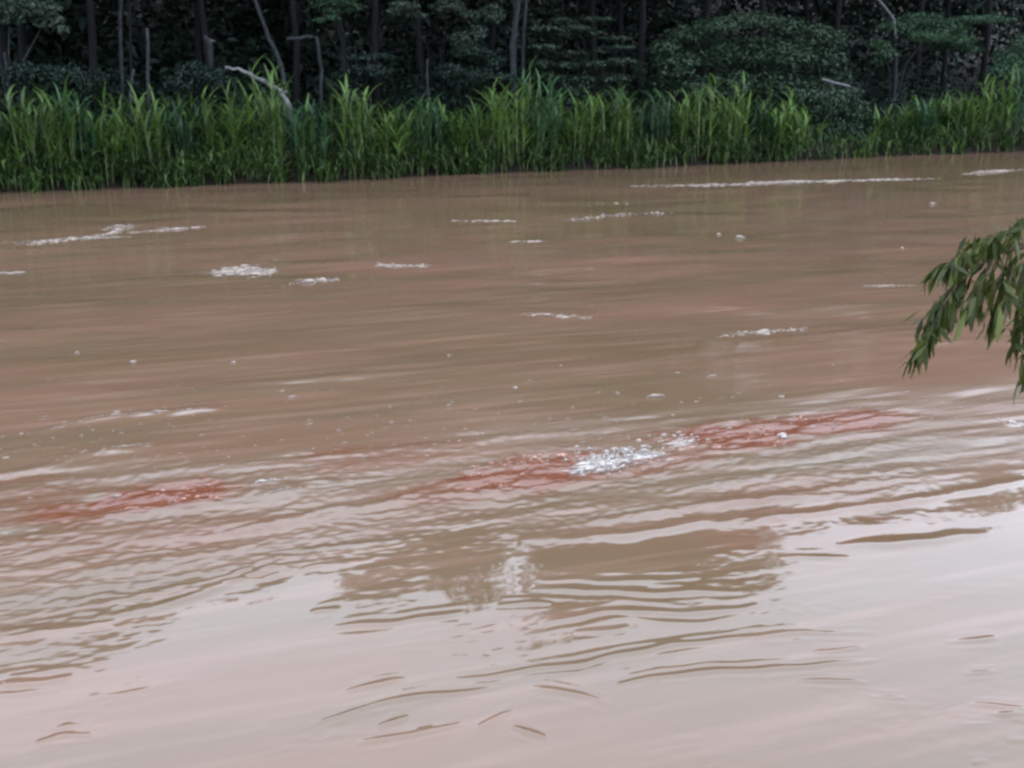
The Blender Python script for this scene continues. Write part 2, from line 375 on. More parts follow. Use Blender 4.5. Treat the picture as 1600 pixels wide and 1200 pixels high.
ro=mul(mul(attr('rough'),.19),.03,'ADD'); l.new(ro,p.inputs['Roughness'])
b=n.new('ShaderNodeBump'); b.inputs['Distance'].default_value=.035
l.new(mul(mul(attr('rough'),.13),mul(attr('churn'),.4),'ADD'),b.inputs['Strength'])
l.new(mul(noise(5,(.3,1.5,1),5),mul(noise(1.1,(.35,2.2,1),5),2.2),'ADD'),b.inputs['Height']); l.new(b.outputs[0],p.inputs['Normal'])
l.new(p.outputs[0],o.inputs[0])
tag(link('river',me,m),kind='structure')

# ------------------------------------------------------------------ forest behind the far bank
rng=np.random.default_rng(5)
def tall_tree_meshes(seed):
    r=np.random.default_rng(seed); tb=Buf(); zs=np.linspace(0,15,9)
    bend=np.cumsum(r.normal(0,.12,(9,2)),0); bend-=bend[0]
    pts=np.column_stack([bend[:,0],bend[:,1],zs]); tb.tube(pts,np.interp(zs,[0,1,15],[.24,.15,.06]),8)
    bb=Buf(); cl=[]
    for k in range(9):
        z0=r.uniform(6,13); a=r.uniform(0,6.28); b0=np.array([np.interp(z0,zs,pts[:,0]),np.interp(z0,zs,pts[:,1]),z0])
        L=r.uniform(2,4.2); tip=b0+np.array([math.cos(a)*L,math.sin(a)*L,r.uniform(.6,2.6)])
        bb.tube([b0,(b0+tip)/2+np.array([0,0,.3]),tip],[.09,.06,.025],5)
        cl.append((*tip,r.uniform(1.5,2.2),r.uniform(1.5,2.2),r.uniform(.9,1.4)))
        cl.append((*((b0+tip)/2+np.array([0,0,.6])),1.5,1.5,.9))
    for k in range(7):
        a=r.uniform(0,6.28); q=r.uniform(0,2.2)
        cl.append((math.cos(a)*q,math.sin(a)*q,r.uniform(12,17),r.uniform(1.6,2.4),r.uniform(1.6,2.4),r.uniform(1.2,1.8)))
    lb=Buf(); leaf_cloud(lb,cl,15000,.46,seed+1)
    return tb.build('trunk'),bb.build('branch'),lb.build('crown')
PROTO=[]
for k in range(3):
    t,b_,c=tall_tree_meshes(100+k); t.materials.append(M_pale if k==1 else M_bark); b_.materials.append(M_bark); c.materials.append(M_canopy); PROTO.append((t,b_,c))
def tall_tree(px,s,height,kind,label,group=None,rz=0.,wid=1.,tilt=0.):
    q=lift(px,200,s); x,y=float(q[0]),float(q[1]); z=float(terrain(x,y))-.1
    t=root('forest_tree',(x,y,z),label,'tree',group)
    t.rotation_euler=(0,tilt,rz); k=height/19.0; t.scale=(wid*k*.5+wid*.5,wid*k*.5+wid*.5,k)
    for nm,me_ in zip(('trunk','branch','crown'),PROTO[kind]): link(nm,me_,None,t)
    return t
FT=[(-60,5,19,1,'forest tree whose dark crown leans in at the left edge of the view'),(20,6.5,19,2,'forest tree with a thin dim trunk at the far left edge of the bank'),
 (150,6,18.8,0,'forest tree whose straight brownish trunk rises left of the pale dead pole'),
 (330,8,18,2,'forest tree standing in deep shade behind the pale fallen trunk'),
 (470,7,17.5,0,'forest tree to the right of the leaning bare trunk'),
 (590,6.5,19.8,2,'tall emergent forest tree left of centre above the reeds'),
 (665,7,19.8,0,'tall forest tree left of the pale double trunk'),
 (800,5.5,15,1,'forest tree with a thick pale trunk left of the tiered grey tree'),
 (925,9,23.8,0,'very tall forest tree behind the tiered grey tree'),
 (1000,7,23.6,2,'very tall forest tree between the tiered tree and the rounded bush'),
 (1090,8,23.8,0,'very tall forest tree behind the left part of the rounded bush'),
 (1180,8,23.8,2,'very tall forest tree behind the right part of the rounded bush'),
 (1290,7.5,19.5,0,'forest tree in the dark gap right of the rounded bush'),
 (1420,8,21,2,'forest tree behind the light green spreading tree'),
 (1530,7,21.2,0,'forest tree near the right end of the bank'),(1650,6,20,2,'forest tree whose dark crown leans in at the right edge of the view')]
for k,(px,s,hh,kd,lb) in enumerate(FT):
    tall_tree(px,s,hh,kd,lb or 'tall dark forest tree at the edge of the view',None if lb else 'forest trees at the edge of the view',rz=k*2.4,wid=1.05)
for k in range(9):
    px=-180+k*235+rng.uniform(-25,25)
    tall_tree(px,12+rng.uniform(-1.5,2.5),15.5+rng.uniform(-1,1),int(rng.integers(0,3)),
        'dim tree trunk deep in the dark forest behind the bank','trees deep in the forest',rz=rng.uniform(0,6),wid=1.2)
# closed wall of foliage at the back
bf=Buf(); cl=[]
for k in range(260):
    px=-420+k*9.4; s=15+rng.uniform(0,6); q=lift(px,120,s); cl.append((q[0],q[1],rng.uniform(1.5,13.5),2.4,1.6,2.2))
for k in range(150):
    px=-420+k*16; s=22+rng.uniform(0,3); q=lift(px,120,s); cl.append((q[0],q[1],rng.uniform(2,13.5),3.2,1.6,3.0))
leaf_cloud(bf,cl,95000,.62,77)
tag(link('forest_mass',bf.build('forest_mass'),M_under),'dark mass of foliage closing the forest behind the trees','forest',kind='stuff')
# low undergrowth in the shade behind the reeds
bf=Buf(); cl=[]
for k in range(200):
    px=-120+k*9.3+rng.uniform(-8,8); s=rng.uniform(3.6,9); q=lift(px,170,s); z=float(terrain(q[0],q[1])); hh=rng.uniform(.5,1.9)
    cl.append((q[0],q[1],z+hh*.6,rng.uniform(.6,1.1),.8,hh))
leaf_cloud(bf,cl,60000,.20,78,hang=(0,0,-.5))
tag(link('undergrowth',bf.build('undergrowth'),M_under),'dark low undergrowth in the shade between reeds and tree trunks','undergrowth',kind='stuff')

# ---- named understorey plants
def pxm(s): return 1/F*46
def shrub(name,label,cat,stem_px,clumps_px,s,n,size,m,seed,bark=M_bark,stem_r=.06,upbias=.6,hang=None,depth=.9,aspect=.42,shell=.38):
    """clumps_px: (px, py, half width px, half height px) as seen"""
    b=lift(stem_px,190,s); z=float(terrain(b[0],b[1])); base=np.array([b[0],b[1],z-.05])
    r=np.random.default_rng(seed)
    t=root(name,tuple(base),label,cat); lb=Buf(); cl=[]; sb=Buf()
    for px,py,hw,hh in clumps_px:
        ds=r.uniform(-.5,.5)*depth; c=lift(px,py,s+ds); k=np.linalg.norm(c-np.array([0,0,H]))/F
        cl.append((*(c-base),hw*k,max(.35,min(hw,60)*k*.8)*depth,hh*k*.8))
        e=c-base; mid=e*.55+np.array([-e[0]*.2,0,.15*e[2]]); 
        if len(cl)%3==1: link('branch',(lambda B:(B.tube([np.array([0,0,min(.3,e[2]*.3)]),mid,e],[stem_r*.5,stem_r*.35,stem_r*.15],5),B.build('branch'))[1])(Buf()),bark,t)
    top=max(c[2] for c in cl)*.7
    sb.tube([(0,0,-.1),(.04,0,top*.5),(0,.03,top)],[stem_r,stem_r*.8,stem_r*.4],7)
    link('trunk',sb.build('trunk'),bark,t)
    leaf_cloud(lb,cl,n,size,seed,upbias=upbias,hang=hang,aspect=aspect,shell=shell)
    link('crown',lb.build('crown'),m,t)
    return t
shrub('tiered_tree','grey green understorey tree with flat horizontal tiers of foliage behind the reeds','tree',925,
 [(850,44,26,5),(885,54,22,5),(875,32,18,6),(905,44,20,6),(935,30,26,4),(965,60,24,5),(930,52,16,4),(850,73,26,4),(895,83,28,5),(935,79,16,5),(968,74,26,4),
  (845,100,20,9),(880,102,24,7),(925,100,24,7),(970,96,26,7),(860,122,24,10),(910,124,26,9),(960,122,26,9),(1000,110,14,16),(890,146,30,10),(950,144,32,10)],4.4,8500,.17,M_grey,11,upbias=1.3,depth=.8)
shrub('rounded_bush','big rounded dark bush with domed top right of the tiered tree','bush',1180,
 [(1040,72,24,14),(1075,52,34,16),(1120,40,38,16),(1175,32,42,15),(1225,40,36,16),(1270,52,34,16),(1305,62,22,20),(1055,100,34,22),(1110,85,44,26),(1170,80,48,30),(1230,82,44,28),(1285,92,32,26),
  (1080,135,36,20),(1140,130,44,24),(1205,130,44,24),(1265,135,40,20),(1310,120,22,22),(1030,130,22,18)],3.9,11000,.21,M_bush,12,depth=1.3,stem_r=.09,shell=.3,upbias=1.0)
shrub('spreading_tree','light green spreading tree on a pale trunk in the dark gap near the right end','tree',1392,
 [(1400,42,24,12),(1440,32,34,14),(1480,42,34,14),(1450,56,36,12),(1500,62,26,10),(1515,76,20,6),(1375,70,16,9),(1385,84,18,7),(1370,98,12,6),(1475,72,22,6),(1535,30,44,7)],4.6,6500,.17,M_light,13,bark=M_pale,stem_r=.11,depth=.9)
shrub('low_bush','low grey green bush sitting in the gap between the two reed beds','bush',1305,
 [(1275,170,22,20),(1300,160,28,22),(1335,175,26,22),(1290,200,30,22),(1330,205,28,22),(1360,200,20,24),(1255,150,24,14),(1320,145,30,12)],1.4,6000,.18,M_bush,14,depth=.8,hang=(0,0,-.6))
shrub('bank_bush','pale green bush above the reeds at the right edge','bush',1580,
 [(1570,90,20,20),(1600,75,24,26),(1590,110,26,20),(1560,112,16,14),(1625,100,26,30)],3.6,3600,.16,M_light,15,hang=(0,0,-.4))
shrub('leafy_tree','dark leafy tree whose grey crown hangs in at the top left corner','tree',20,
 [(15,14,40,16),(55,12,34,16),(85,30,14,12),(70,34,18,8),(20,30,24,8),(98,44,8,5),(-30,10,40,22)],4.2,4200,.19,M_grey,16,bark=M_pale,stem_r=.09)
shrub('leafy_tree','small tree with a bright green crown at the top edge right of the leaning trunk','tree',560,
 [(505,4,22,12),(530,-2,26,14),(520,16,14,6),(500,32,8,4),(522,28,8,4),(545,10,18,8)],4.6,2400,.17,M_light,17,stem_r=.05)
shrub('leafy_tree','slender tree with loose grey leaf tufts at the top edge left of centre','tree',690,
 [(630,8,22,8),(650,22,18,5),(615,18,10,6),(700,10,26,12),(735,24,20,10),(745,50,16,14),(720,60,20,12),(770,20,20,16)],4.8,3400,.17,M_grey,18,stem_r=.06)
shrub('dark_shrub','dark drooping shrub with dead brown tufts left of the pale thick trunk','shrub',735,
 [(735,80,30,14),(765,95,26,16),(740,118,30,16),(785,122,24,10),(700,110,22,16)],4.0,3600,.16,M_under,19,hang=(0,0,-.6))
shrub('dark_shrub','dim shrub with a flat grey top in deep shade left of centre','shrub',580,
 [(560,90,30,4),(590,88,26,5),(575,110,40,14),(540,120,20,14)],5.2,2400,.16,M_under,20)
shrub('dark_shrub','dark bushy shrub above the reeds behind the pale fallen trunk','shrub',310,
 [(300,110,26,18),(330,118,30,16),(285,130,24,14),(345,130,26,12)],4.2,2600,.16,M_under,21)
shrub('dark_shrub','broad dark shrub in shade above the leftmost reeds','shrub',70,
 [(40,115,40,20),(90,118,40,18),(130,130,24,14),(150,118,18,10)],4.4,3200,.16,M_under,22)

# ---- bare trunks, poles and dead wood
def wood(name,label,cat,pts,r0,r1,m,part,s=4,sides=7,stubs=()):
    P=[lift(px,py,sv) for px,py,sv in pts]; base=P[-1].copy()
    t=root(name,tuple(base),label,cat); n_=len(P); b=Buf()
    Q=[]; 
    for a,c in zip(P[:-1],P[1:]):
        for f in np.linspace(0,1,4)[:-1]: Q.append(a+(c-a)*f-base)
    Q.append(P[-1]-base); Q=np.array(Q); rg=np.random.default_rng(len(label)); Q[1:-1]+=rg.normal(0,r0*.22,(len(Q)-2,3))
    b.tube(Q,np.linspace(r1,r0,len(Q)),sides); link(part,b.build(part),m,t)
    for f,dx,dz in stubs:
        q=Q[int(f*(len(Q)-1))]; b=Buf(); b.tube([q,q+np.array([dx*.5,0,dz*.6]),q+np.array([dx,-.05,dz])],[r0*.5,r0*.4,r0*.2],5); link('stub',b.build('stub'),m,t)
    return t
wood('bare_pole','thin pale upright dead pole rising out of the reeds at the left','pole',[(230,44,.9),(231,150,.8),(234,262,.6)],.07,.05,M_pale,'stem',stubs=((.4,.15,.2),))
wood('bare_pole','short leaning pale stick just left of the tall pale pole','pole',[(209,108,1.2),(203,150,1.1),(208,200,1.0)],.06,.05,M_pale,'stem')
wood('bare_sapling','dim slanting bare trunk coming down from the top edge above the fallen trunk','trunk',[(388,-30,4.6),(415,48,4.4),(434,88,4.2),(450,150,4.0)],.09,.07,M_pale,'stem',stubs=((.3,.3,.2),))
wood('fallen_trunk','pale bleached fallen trunk arching down onto the tops of the reeds','log',[(352,105,1.5),(372,108,1.5),(398,120,1.4),(420,132,1.3),(436,140,1.3),(452,165,1.2),(462,215,1.0)],.10,.05,M_dead,'stem',stubs=((.55,-.15,.2),(.75,.2,.15)))
wood('bare_sapling','left of two thin pale stems hanging at the top edge','trunk',[(189,-40,5.2),(188,24,5.2),(192,180,5.2)],.07,.06,M_pale,'stem')
wood('bare_sapling','right of two thin pale stems hanging at the top edge','trunk',[(201,-40,5.6),(203,45,5.6),(206,180,5.6)],.06,.05,M_bark,'stem')
wood('bare_sapling','pale grey trunk with a hanging stub left of the tiered grey tree','trunk',[(812,-40,3.8),(806,40,3.8),(800,80,3.8),(804,170,3.7)],.13,.11,M_pale,'stem',stubs=((.6,.25,.35),(.45,-.25,.3)))
wood('bare_sapling','slim second trunk beside the pale grey trunk','trunk',[(823,-40,4.4),(819,45,4.4),(815,170,4.3)],.08,.07,M_pale,'stem')
wood('bare_sapling','thin pale diagonal branch above the light green spreading tree','branch',[(1362,-12,4.4),(1382,10,4.4),(1396,30,4.5),(1400,60,4.6)],.06,.05,M_dead,'stem')
wood('dead_wood','broken pale horizontal branch lying over the gap right of the rounded bush','branch',[(1284,124,2.0),(1305,130,2.0),(1337,138,2.0),(1344,180,1.9)],.07,.06,M_dead,'stem')
wood('dead_wood','short level grey branch in dark shade right of the slanting trunk','branch',[(448,62,4.3),(470,59,4.3),(495,57,4.3),(502,110,4.3),(503,180,4.3)],.07,.07,M_pale,'stem')
wood('bare_sapling','dim thin stem in shade left of centre rising from the reeds','trunk',[(668,92,3.0),(668,130,3.0),(670,180,3.0)],.05,.04,M_pale,'stem')
wood('driftwood','pale twig of driftwood lying at the waterline near the left edge','driftwood',[(112,293,.15),(128,287,.2),(146,293,.1)],.05,.03,M_dead,'stem',stubs=((.5,.1,.15),))
wood('driftwood','pale driftwood stick at the waterline left of centre','driftwood',[(486,280,.1),(512,273,.2),(545,280,.05)],.05,.03,M_dead,'stem')
wood('driftwood','grey driftwood branch at the waterline under the bright arching reeds','driftwood',[(1150,250,.2),(1190,243,.3),(1232,246,.2)],.05,.03,M_pale,'stem',stubs=((.6,.3,.1),))
# pale stem end with a side stub, modelled for an unidentified pale spot
t=root('pale_stem',tuple(lift(327,68,4.6)),'small pale stem end with a side stub left of the slanting trunk','stump')
b0=lift(327,68,4.6); b=Buf()
b.tube([lift(319,55,4.6)-b0,lift(324,62,4.6)-b0,lift(328,70,4.6)-b0,lift(330,190,4.7)-b0],[.02,.12,.12,.07],6); link('stem',b.build('stem'),M_pale,t)
b=Buf(); b.tube([lift(324,64,4.6)-b0,lift(336,64,4.6)-b0],[.09,.02],5); link('stub',b.build('stub'),M_dead,t)

# ------------------------------------------------------------------ reeds along the far bank
def reed(stb,lfb,base,height,r,lean=.12,nb=8,bl=(.7,1.2),bw=(.035,.06),droop=1.0,tone0=None):
    a=r.uniform(0,6.28); ln=r.uniform(0,lean)*height; tipo=np.array([math.cos(a)*ln,math.sin(a)*ln,height])
    zs=np.array([0,.35,.7,1.0]); pts=base+np.column_stack([tipo[0]*zs**1.8,tipo[1]*zs**1.8,height*zs])
    stb.tube(pts,[.030,.027,.02,.008],3,r.uniform(0,1))
    tone=r.uniform(0,1) if tone0 is None else np.clip(tone0+r.normal(0,.22),0,1)
    for k in range(nb):
        f=.22+.78*(k+r.uniform(0,.6))/nb; f=min(f,1); p0=base+np.array([tipo[0]*f**1.8,tipo[1]*f**1.8,height*f])
        th=r.uniform(0,6.28); L=r.uniform(*bl)*(1.1-.35*abs(f-.6)); w_=r.uniform(*bw); out_=np.array([math.cos(th),math.sin(th),0.])
        side=np.array([-math.sin(th),math.cos(th),0.]); el=r.uniform(.9,1.35); curve=r.uniform(.6,2.0)*droop
        V=[];p=p0.copy(); nseg=4
        for q in range(nseg+1):
            wd=w_*(1-(q/nseg)**1.6)*.5*(1 if q else .5); V+= [p-side*wd,p+side*wd]
            e=el-curve*(q/nseg); p=p+(out_*math.cos(e)+np.array([0,0,math.sin(e)]))*L/nseg
        Fc=[]
        for q in range(nseg):
            i0=2*q; Fc+=[(i0,i0+1,i0+3),(i0,i0+3,i0+2)]
        lfb.add(V,Fc,float(np.clip(tone*.75+r.uniform(-.05,.3),0,1)))
TOPX=[-60,0,50,120,200,250,300,350,430,500,560,650,720,770,800,830,900,1000,1080,1130,1180,1230,1255,1270,1300,1350,1400,1450,1500,1550,1600,1680]
TOPY=[160,160,152,160,170,172,160,146,138,148,158,158,168,150,138,128,145,148,138,132,146,150,175,205,215,200,172,165,152,122,100,90]
def reed_h(px,s):
    q=lift(px,200,s); z=float(terrain(q[0],q[1])); top=lift(px,np.interp(px,TOPX,TOPY),s)[2]; return np.array([q[0],q[1],z-.05]),max(.6,top-z)
CL=[(18,'dull green reed clump at the left edge of the far bank with bare stems showing',.9),(62,'reed clump with dry pale stems at the waterline, second from the left edge',.5),
 (118,'arching fresh green reed clump under the brownish forest trunk',.8),(178,'yellowish low reed clump just left of the pale dead pole',.5),(222,'reed clump growing around the foot of the pale dead pole',.4),
 (285,'bluish green reed clump right of the pale dead pole',.7),(345,'reed clump with a drooping frond just left of the fallen pale trunk',.8),(412,'tall reed clump directly below the fallen pale trunk',.9),
 (478,'reed clump just right of the fallen pale trunk',.6),(545,'dense green reed clump under the bright crown at the top edge',.7),(612,'spreading reed clump with low arching blades at the waterline left of centre',.4),
 (668,'reed clump in front of the dim thin stem left of centre',.8),(728,'dark green reed clump left of the brightest reeds',.6),(790,'bright yellow green reed clump at the middle of the bank',.4),
 (838,'tallest bright reed clump left of the tiered grey tree',.8),(900,'reed clump below the left half of the tiered grey tree',.6),(960,'upright reed clump below the right half of the tiered grey tree',.5),
 (1020,'reed clump in the dark gap between tiered tree and rounded bush',.7),(1082,'light tall reed clump below the left side of the rounded bush',.5),(1138,'reed clump with drooping blades at the waterline below the rounded bush',.4),
 (1188,'reed clump below the right side of the rounded bush',.7),(1232,'bright arching fan of reeds leaning over the water beside the low grey bush',.1),
 (1392,'low reed clump at the foot of the pale trunk near the right',.5),(1448,'reed clump below the light green spreading tree',.5),(1505,'reed clump on the rising bank near the right end',.6),
 (1552,'tall fresh reed clump second from the right edge',.6),(1596,'tallest reed clump at the right edge of the bank',.5)]
TONE=[.3,.45,.5,.75,.55,.35,.55,.6,.6,.45,.8,.55,.4,.95,.9,.6,.5,.3,.75,.8,.4,.85,.4,.55,.5,.8,.75]
for k,(px,lb,s) in enumerate(CL):
    base,hh=reed_h(px,s); r=np.random.default_rng(300+k); sb,lf=Buf(),Buf()
    fan=k==21
    for q in range(15):
        a=r.uniform(0,6.28); d=math.sqrt(r.uniform(0,1))*.75
        off=np.array([math.cos(a)*d*1.1,math.sin(a)*d*.6,0])
        reed(sb,lf,off,(hh*r.uniform(.4,1.08)*[.9,1.05,1,.85,1.1,.95,1,1.05,.8,1.05,.9,1.1,.85,1.1,1.1,.9,1.05,.9,1.1,.95,.85,1,1,.9,1.05,1,1][k]) if not fan else hh*r.uniform(.35,.95),r,.16 if not fan else .4,8 if not fan else 10,(.7,1.35),(.07,.15),1.0 if not fan else 1.5,tone0=TONE[k])
    t=root('reed_clump',tuple(base),lb,'reeds','reed clumps along the far bank')
    tag(link('stalk',sb.build('stalk'),M_stalk,t),kind='stuff'); tag(link('leaf_blade',lf.build('leaf_blade'),M_reedb if k%3==2 else M_reed,t),kind='stuff')
sb,lf=Buf(),Buf(); r=np.random.default_rng(9)
for k in range(800):
    px=r.uniform(-90,1690); s=r.uniform(.3,3.0)**1
    if 1262<px<1372 and r.uniform()<.85: continue
    if perlin(np.array(px/30.),np.array(s*.9),8)<.06 and r.uniform()<.85: continue
    base,hh=reed_h(px,s); reed(sb,lf,base,hh*r.uniform(.38,1.02)*(1+.35*perlin(np.array(px/95.),np.array(.2),44))*(1+.55*perlin(np.array(px/34.),np.array(s),6)),r,.14,8,(.7,1.3),(.06,.13),tone0=float(.42+1.1*perlin(np.array(px/48.),np.array(s*.6),5)))
for k in range(900):                                 # short blades hanging over the waterline
    px=r.uniform(-90,1690); base,hh=reed_h(px,r.uniform(-.35,.4)+.5*float(perlin(np.array(px/60.),np.array(.7),16))); reed(sb,lf,base,r.uniform(.25,.95),r,.5,7,(.5,1.0),(.04,.09),1.6,tone0=float(.2+.5*perlin(np.array(px/45.),np.array(.3),15)))
tag(link('reed_bed',lf.build('reed_bed'),M_reed),'continuous bed of green reeds filling the far bank behind the front clumps','reeds',kind='stuff')
tag(link('reed_stems',sb.build('reed_stems'),M_stalk),'bare pale stems of the reed bed along the far bank','reeds',kind='stuff')

# ------------------------------------------------------------------ foam on the river
def blob(buf,c,rx,ry,rz,r,t):
    n1=7; ang=np.arange(n1)*2*np.pi/n1+r.uniform(0,1); j=r.uniform(.7,1.25,n1)
    ring=np.column_stack([np.cos(ang)*rx*j,np.sin(ang)*ry*j]); ring=np.column_stack([ring[:,0]*FC-ring[:,1]*FS,ring[:,0]*FS+ring[:,1]*FC])
    V=np.vstack([np.column_stack([c[0]+ring[:,0],c[1]+ring[:,1],np.full(n1,c[2]-.012)]),
                 np.column_stack([c[0]+ring[:,0]*.6,c[1]+ring[:,1]*.6,c[2]+rz*r.uniform(.6,1.1,n1)]),[[c[0],c[1],c[2]+rz*1.25]]])
    Fc=[]
    for k in range(n1):
        q=(k+1)%n1; Fc+=[(k,q,n1+q),(k,n1+q,n1+k),(n1+k,n1+q,2*n1)]
    buf.add(V,Fc,np.r_[np.zeros(n1),np.full(n1,.35+.4*t),[.6+.4*t]])
def foam(name,label,pts,n_,rx,ry,rz,m,spread,seed,cat='foam',group=None,gap=0.0,kind=None):
    if n_>=30: rx,ry,n_,spread=rx*.55,ry*.62,int(n_*1.5),spread*1.5
    r=np.random.default_rng(seed); P=np.array([ground(*p) for p in pts]); L=np.r_[0,np.cumsum(np.hypot(*np.diff(P,axis=0).T))]
    b=Buf(); f=r.uniform(0,1,n_)*L[-1]
    thick=.55+1.5*np.clip(perlin(f*9/max(L[-1],.3),f*0+seed*1.7,seed)+.25,0,1) if n_>8 else np.ones(len(f))
    if n_>=20:                                    # thin lacy film under the lumps
        g=np.linspace(0,L[-1],25); gx=np.interp(g,L,P[:,0]); gy=np.interp(g,L,P[:,1])+perlin(g*2/max(rx*3,.05)*.2,g*0+.5,seed)*spread
        c_=np.array([P[:,0].mean(),P[:,1].mean(),0]); wv=(spread*.9+ry*.8)*np.sin(np.pi*np.clip(g/L[-1],.04,.96))
        V=[]; 
        for sgn,tv in ((-1,0),(0,.42),(1,0)): V.append(np.column_stack([gx,gy+sgn*wv,water_z(gx,gy+sgn*wv)+.006+.004*(sgn==0)])-c_)
        V=np.vstack(V); Fc=[]
        for row in (0,1):
            for q in range(24): a0=row*25+q; Fc+=[(a0,a0+1,a0+26),(a0,a0+26,a0+25)]
        b.add(V,Fc,np.r_[np.zeros(25),np.full(25,.42),np.zeros(25)])
    x=np.interp(f,L,P[:,0])+r.normal(0,spread*.4,len(f)); y=np.interp(f,L,P[:,1])+r.normal(0,spread,len(f))
    z=water_z(x,y); c0=np.array([P[:,0].mean(),P[:,1].mean(),0])
    taper=.45+.55*np.sin(np.pi*np.clip(f/L[-1],0,1))
    for k in range(len(f)):
        q=r.lognormal(-.35,.45)*taper[k]*thick[k]; blob(b,(x[k]-c0[0],y[k]-c0[1],z[k]),rx*q,ry*q*r.uniform(.7,1.2),rz*q,r,r.uniform(0,1))
    o=link(name,b.build(name),m); o.location=c0
    return tag(o,label,cat,group,kind)
foam('foam_streak','broken white foam crest on the far water near the left edge',[(22,382),(80,379),(150,370),(205,357)],150,.17,.11,.025,M_foam,.10,1)
foam('foam_streak','thin foam line leading right from the broken left crest',[(200,364),(262,359),(322,355)],50,.20,.07,.02,M_foam,.04,2)
foam('foam_streak','small curl of foam above the broken left crest',[(160,360),(190,352),(208,352)],26,.10,.09,.025,M_foam,.06,3)
foam('foam_patch','flat oval tan foam patch on the far water left of centre',[(335,425),(375,423),(425,425)],190,.20,.15,.010,M_foam,.17,4)
foam('foam_streak','short foam dash right of and below the oval foam patch',[(455,443),(485,440),(530,437)],60,.11,.08,.02,M_foam,.05,5)
foam('foam_streak','faint flat foam smear above and right of the oval patch',[(588,414),(620,416),(672,415)],60,.16,.09,.008,M_foam,.07,6)
foam('foam_streak','longest pale foam line on the river close below the far bank at right',[(985,291),(1080,290),(1150,289),(1220,285),(1300,283),(1460,279)],420,.38,.13,.018,M_foam,.10,7)
foam('foam_streak','pale foam line at the right edge just below the far bank',[(1505,272),(1550,269),(1600,265)],110,.34,.12,.018,M_foam,.09,8)
foam('foam_streak','thin straight foam line at mid river, centre of the photo',[(708,345),(760,345),(815,346)],60,.20,.08,.015,M_foam,.03,9)
foam('foam_streak','row of separate foam dots right of the thin straight line',[(862,343),(905,344),(950,338),(1000,335),(1055,332)],60,.10,.10,.03,M_foam,.09,10,kind='stuff')
foam('foam_streak','faint scattered foam dots above the dotted row',[(930,318),(1005,317)],8,.10,.10,.02,M_foam,.12,11,kind='stuff')
foam('foam_streak','faint wide foam smear at centre below the dotted row',[(815,492),(870,494),(930,498)],44,.13,.05,.008,M_foam,.04,12)
foam('foam_streak','bright wavy foam dash left of the hanging branch',[(1122,528),(1160,521),(1200,519),(1262,514)],110,.10,.045,.010,M_foam,.035,13)
foam('foam_streak','faint foam dash under the straight line at centre',[(795,378),(855,377)],30,.16,.07,.008,M_foam,.03,14)
foam('foam_streak','pale foam dash touching the left side of the hanging branch',[(1345,447),(1430,446)],36,.13,.045,.008,M_foam,.02,15)
foam('foam_streak','short pale foam dash at the left edge under the far foam crest',[(0,427),(38,426)],14,.12,.08,.015,M_foam,.03,16)
foam('foam_streak','long foamy wave line at left below the middle of the photo',[(0,683),(60,676),(105,665),(150,652),(240,646),(350,637)],60,.07,.016,.008,M_foam,.012,17,gap=1)
foam('foam_streak','shorter foamy wave line under the long one at left',[(150,708),(195,700),(240,692)],22,.07,.016,.008,M_foam,.012,18,gap=1)
foam('foam_streak','bright foam dash right of the left red patch',[(398,757),(420,752),(440,750)],26,.05,.018,.012,M_white,.012,19)
foam('foam_streak','second bright foam dash just below the first, right of the left red patch',[(400,777),(440,770),(470,764)],24,.05,.015,.01,M_foam,.01,20)
foam('foam_streak','thin pink foam line across the left red patch',[(190,798),(250,797)],24,.04,.014,.01,M_pink,.006,21)
foam('foam_streak','white curl of foam at the right edge level with the red band',[(1560,655),(1580,660),(1605,668)],20,.05,.035,.02,M_white,.03,22)
for k,(px,py,sz,lb) in enumerate([(208,566,.045,'tiny pale foam fleck, left of the pair at mid river'),(363,566,.055,'tiny pale foam fleck, right of the pair at mid river'),
  (805,606,.055,'bright lone foam fleck at the centre of the photo'),(120,551,.035,'tiny dim foam fleck nearest the left edge'),(702,555,.05,'faint foam fleck left of the centre at mid river'),
  (1121,366,.10,'small foam fleck right of the dotted foam row'),(1155,372,.14,'flat foam smear next to the small fleck right of the dotted row'),(1410,390,.11,'v shaped foam fleck left of the hanging branch'),
  (1224,683,.06,'bright foam lump at the lower right end of the central red band'),(1222,622,.045,'pale foam fleck above the right end of the red band'),(1455,319,.13,'small foam fleck below the long foam line at right')]):
    foam('foam_fleck',lb,[(px-2,py),(px+2,py)],5,sz,sz*.6,sz*.4,M_white if k<3 or k==8 else M_foam,sz*.35,40+k,'foam','loose foam flecks on the river')
# the white churn and the pinkish lumps in the red water
def splash(label,boxes,m,seed,name='white_splash'):
    r=np.random.default_rng(seed); b=Buf(); c0=None
    for px,py,hw,hh,n_,sz,up in boxes:
        for _ in range(n_):
            g=ground(px+r.normal(0,hw*.55),py+r.normal(0,hh*.55))
            if c0 is None: c0=np.array([g[0],g[1],0])
            z=float(water_z(g[0],g[1])[0]); q=sz*r.lognormal(-.25,.55)
            blob(b,(g[0]-c0[0],g[1]-c0[1],z+abs(r.normal(0,up*.25))),q*r.uniform(1.2,2.2),q*.65,q*.55,r,r.uniform(0,1)**1.5)
    o=link(name,b.build(name),m); o.location=c0; return tag(o,label,'splash',kind='stuff')
splash('bright white churning splash in the middle of the central red band',[(940,724,46,16,260,.017,.05),(1000,712,38,12,120,.015,.05),(1062,692,34,12,80,.014,.04),(915,735,24,8,34,.020,.02),(975,715,70,22,60,.010,.12)],M_white,61)
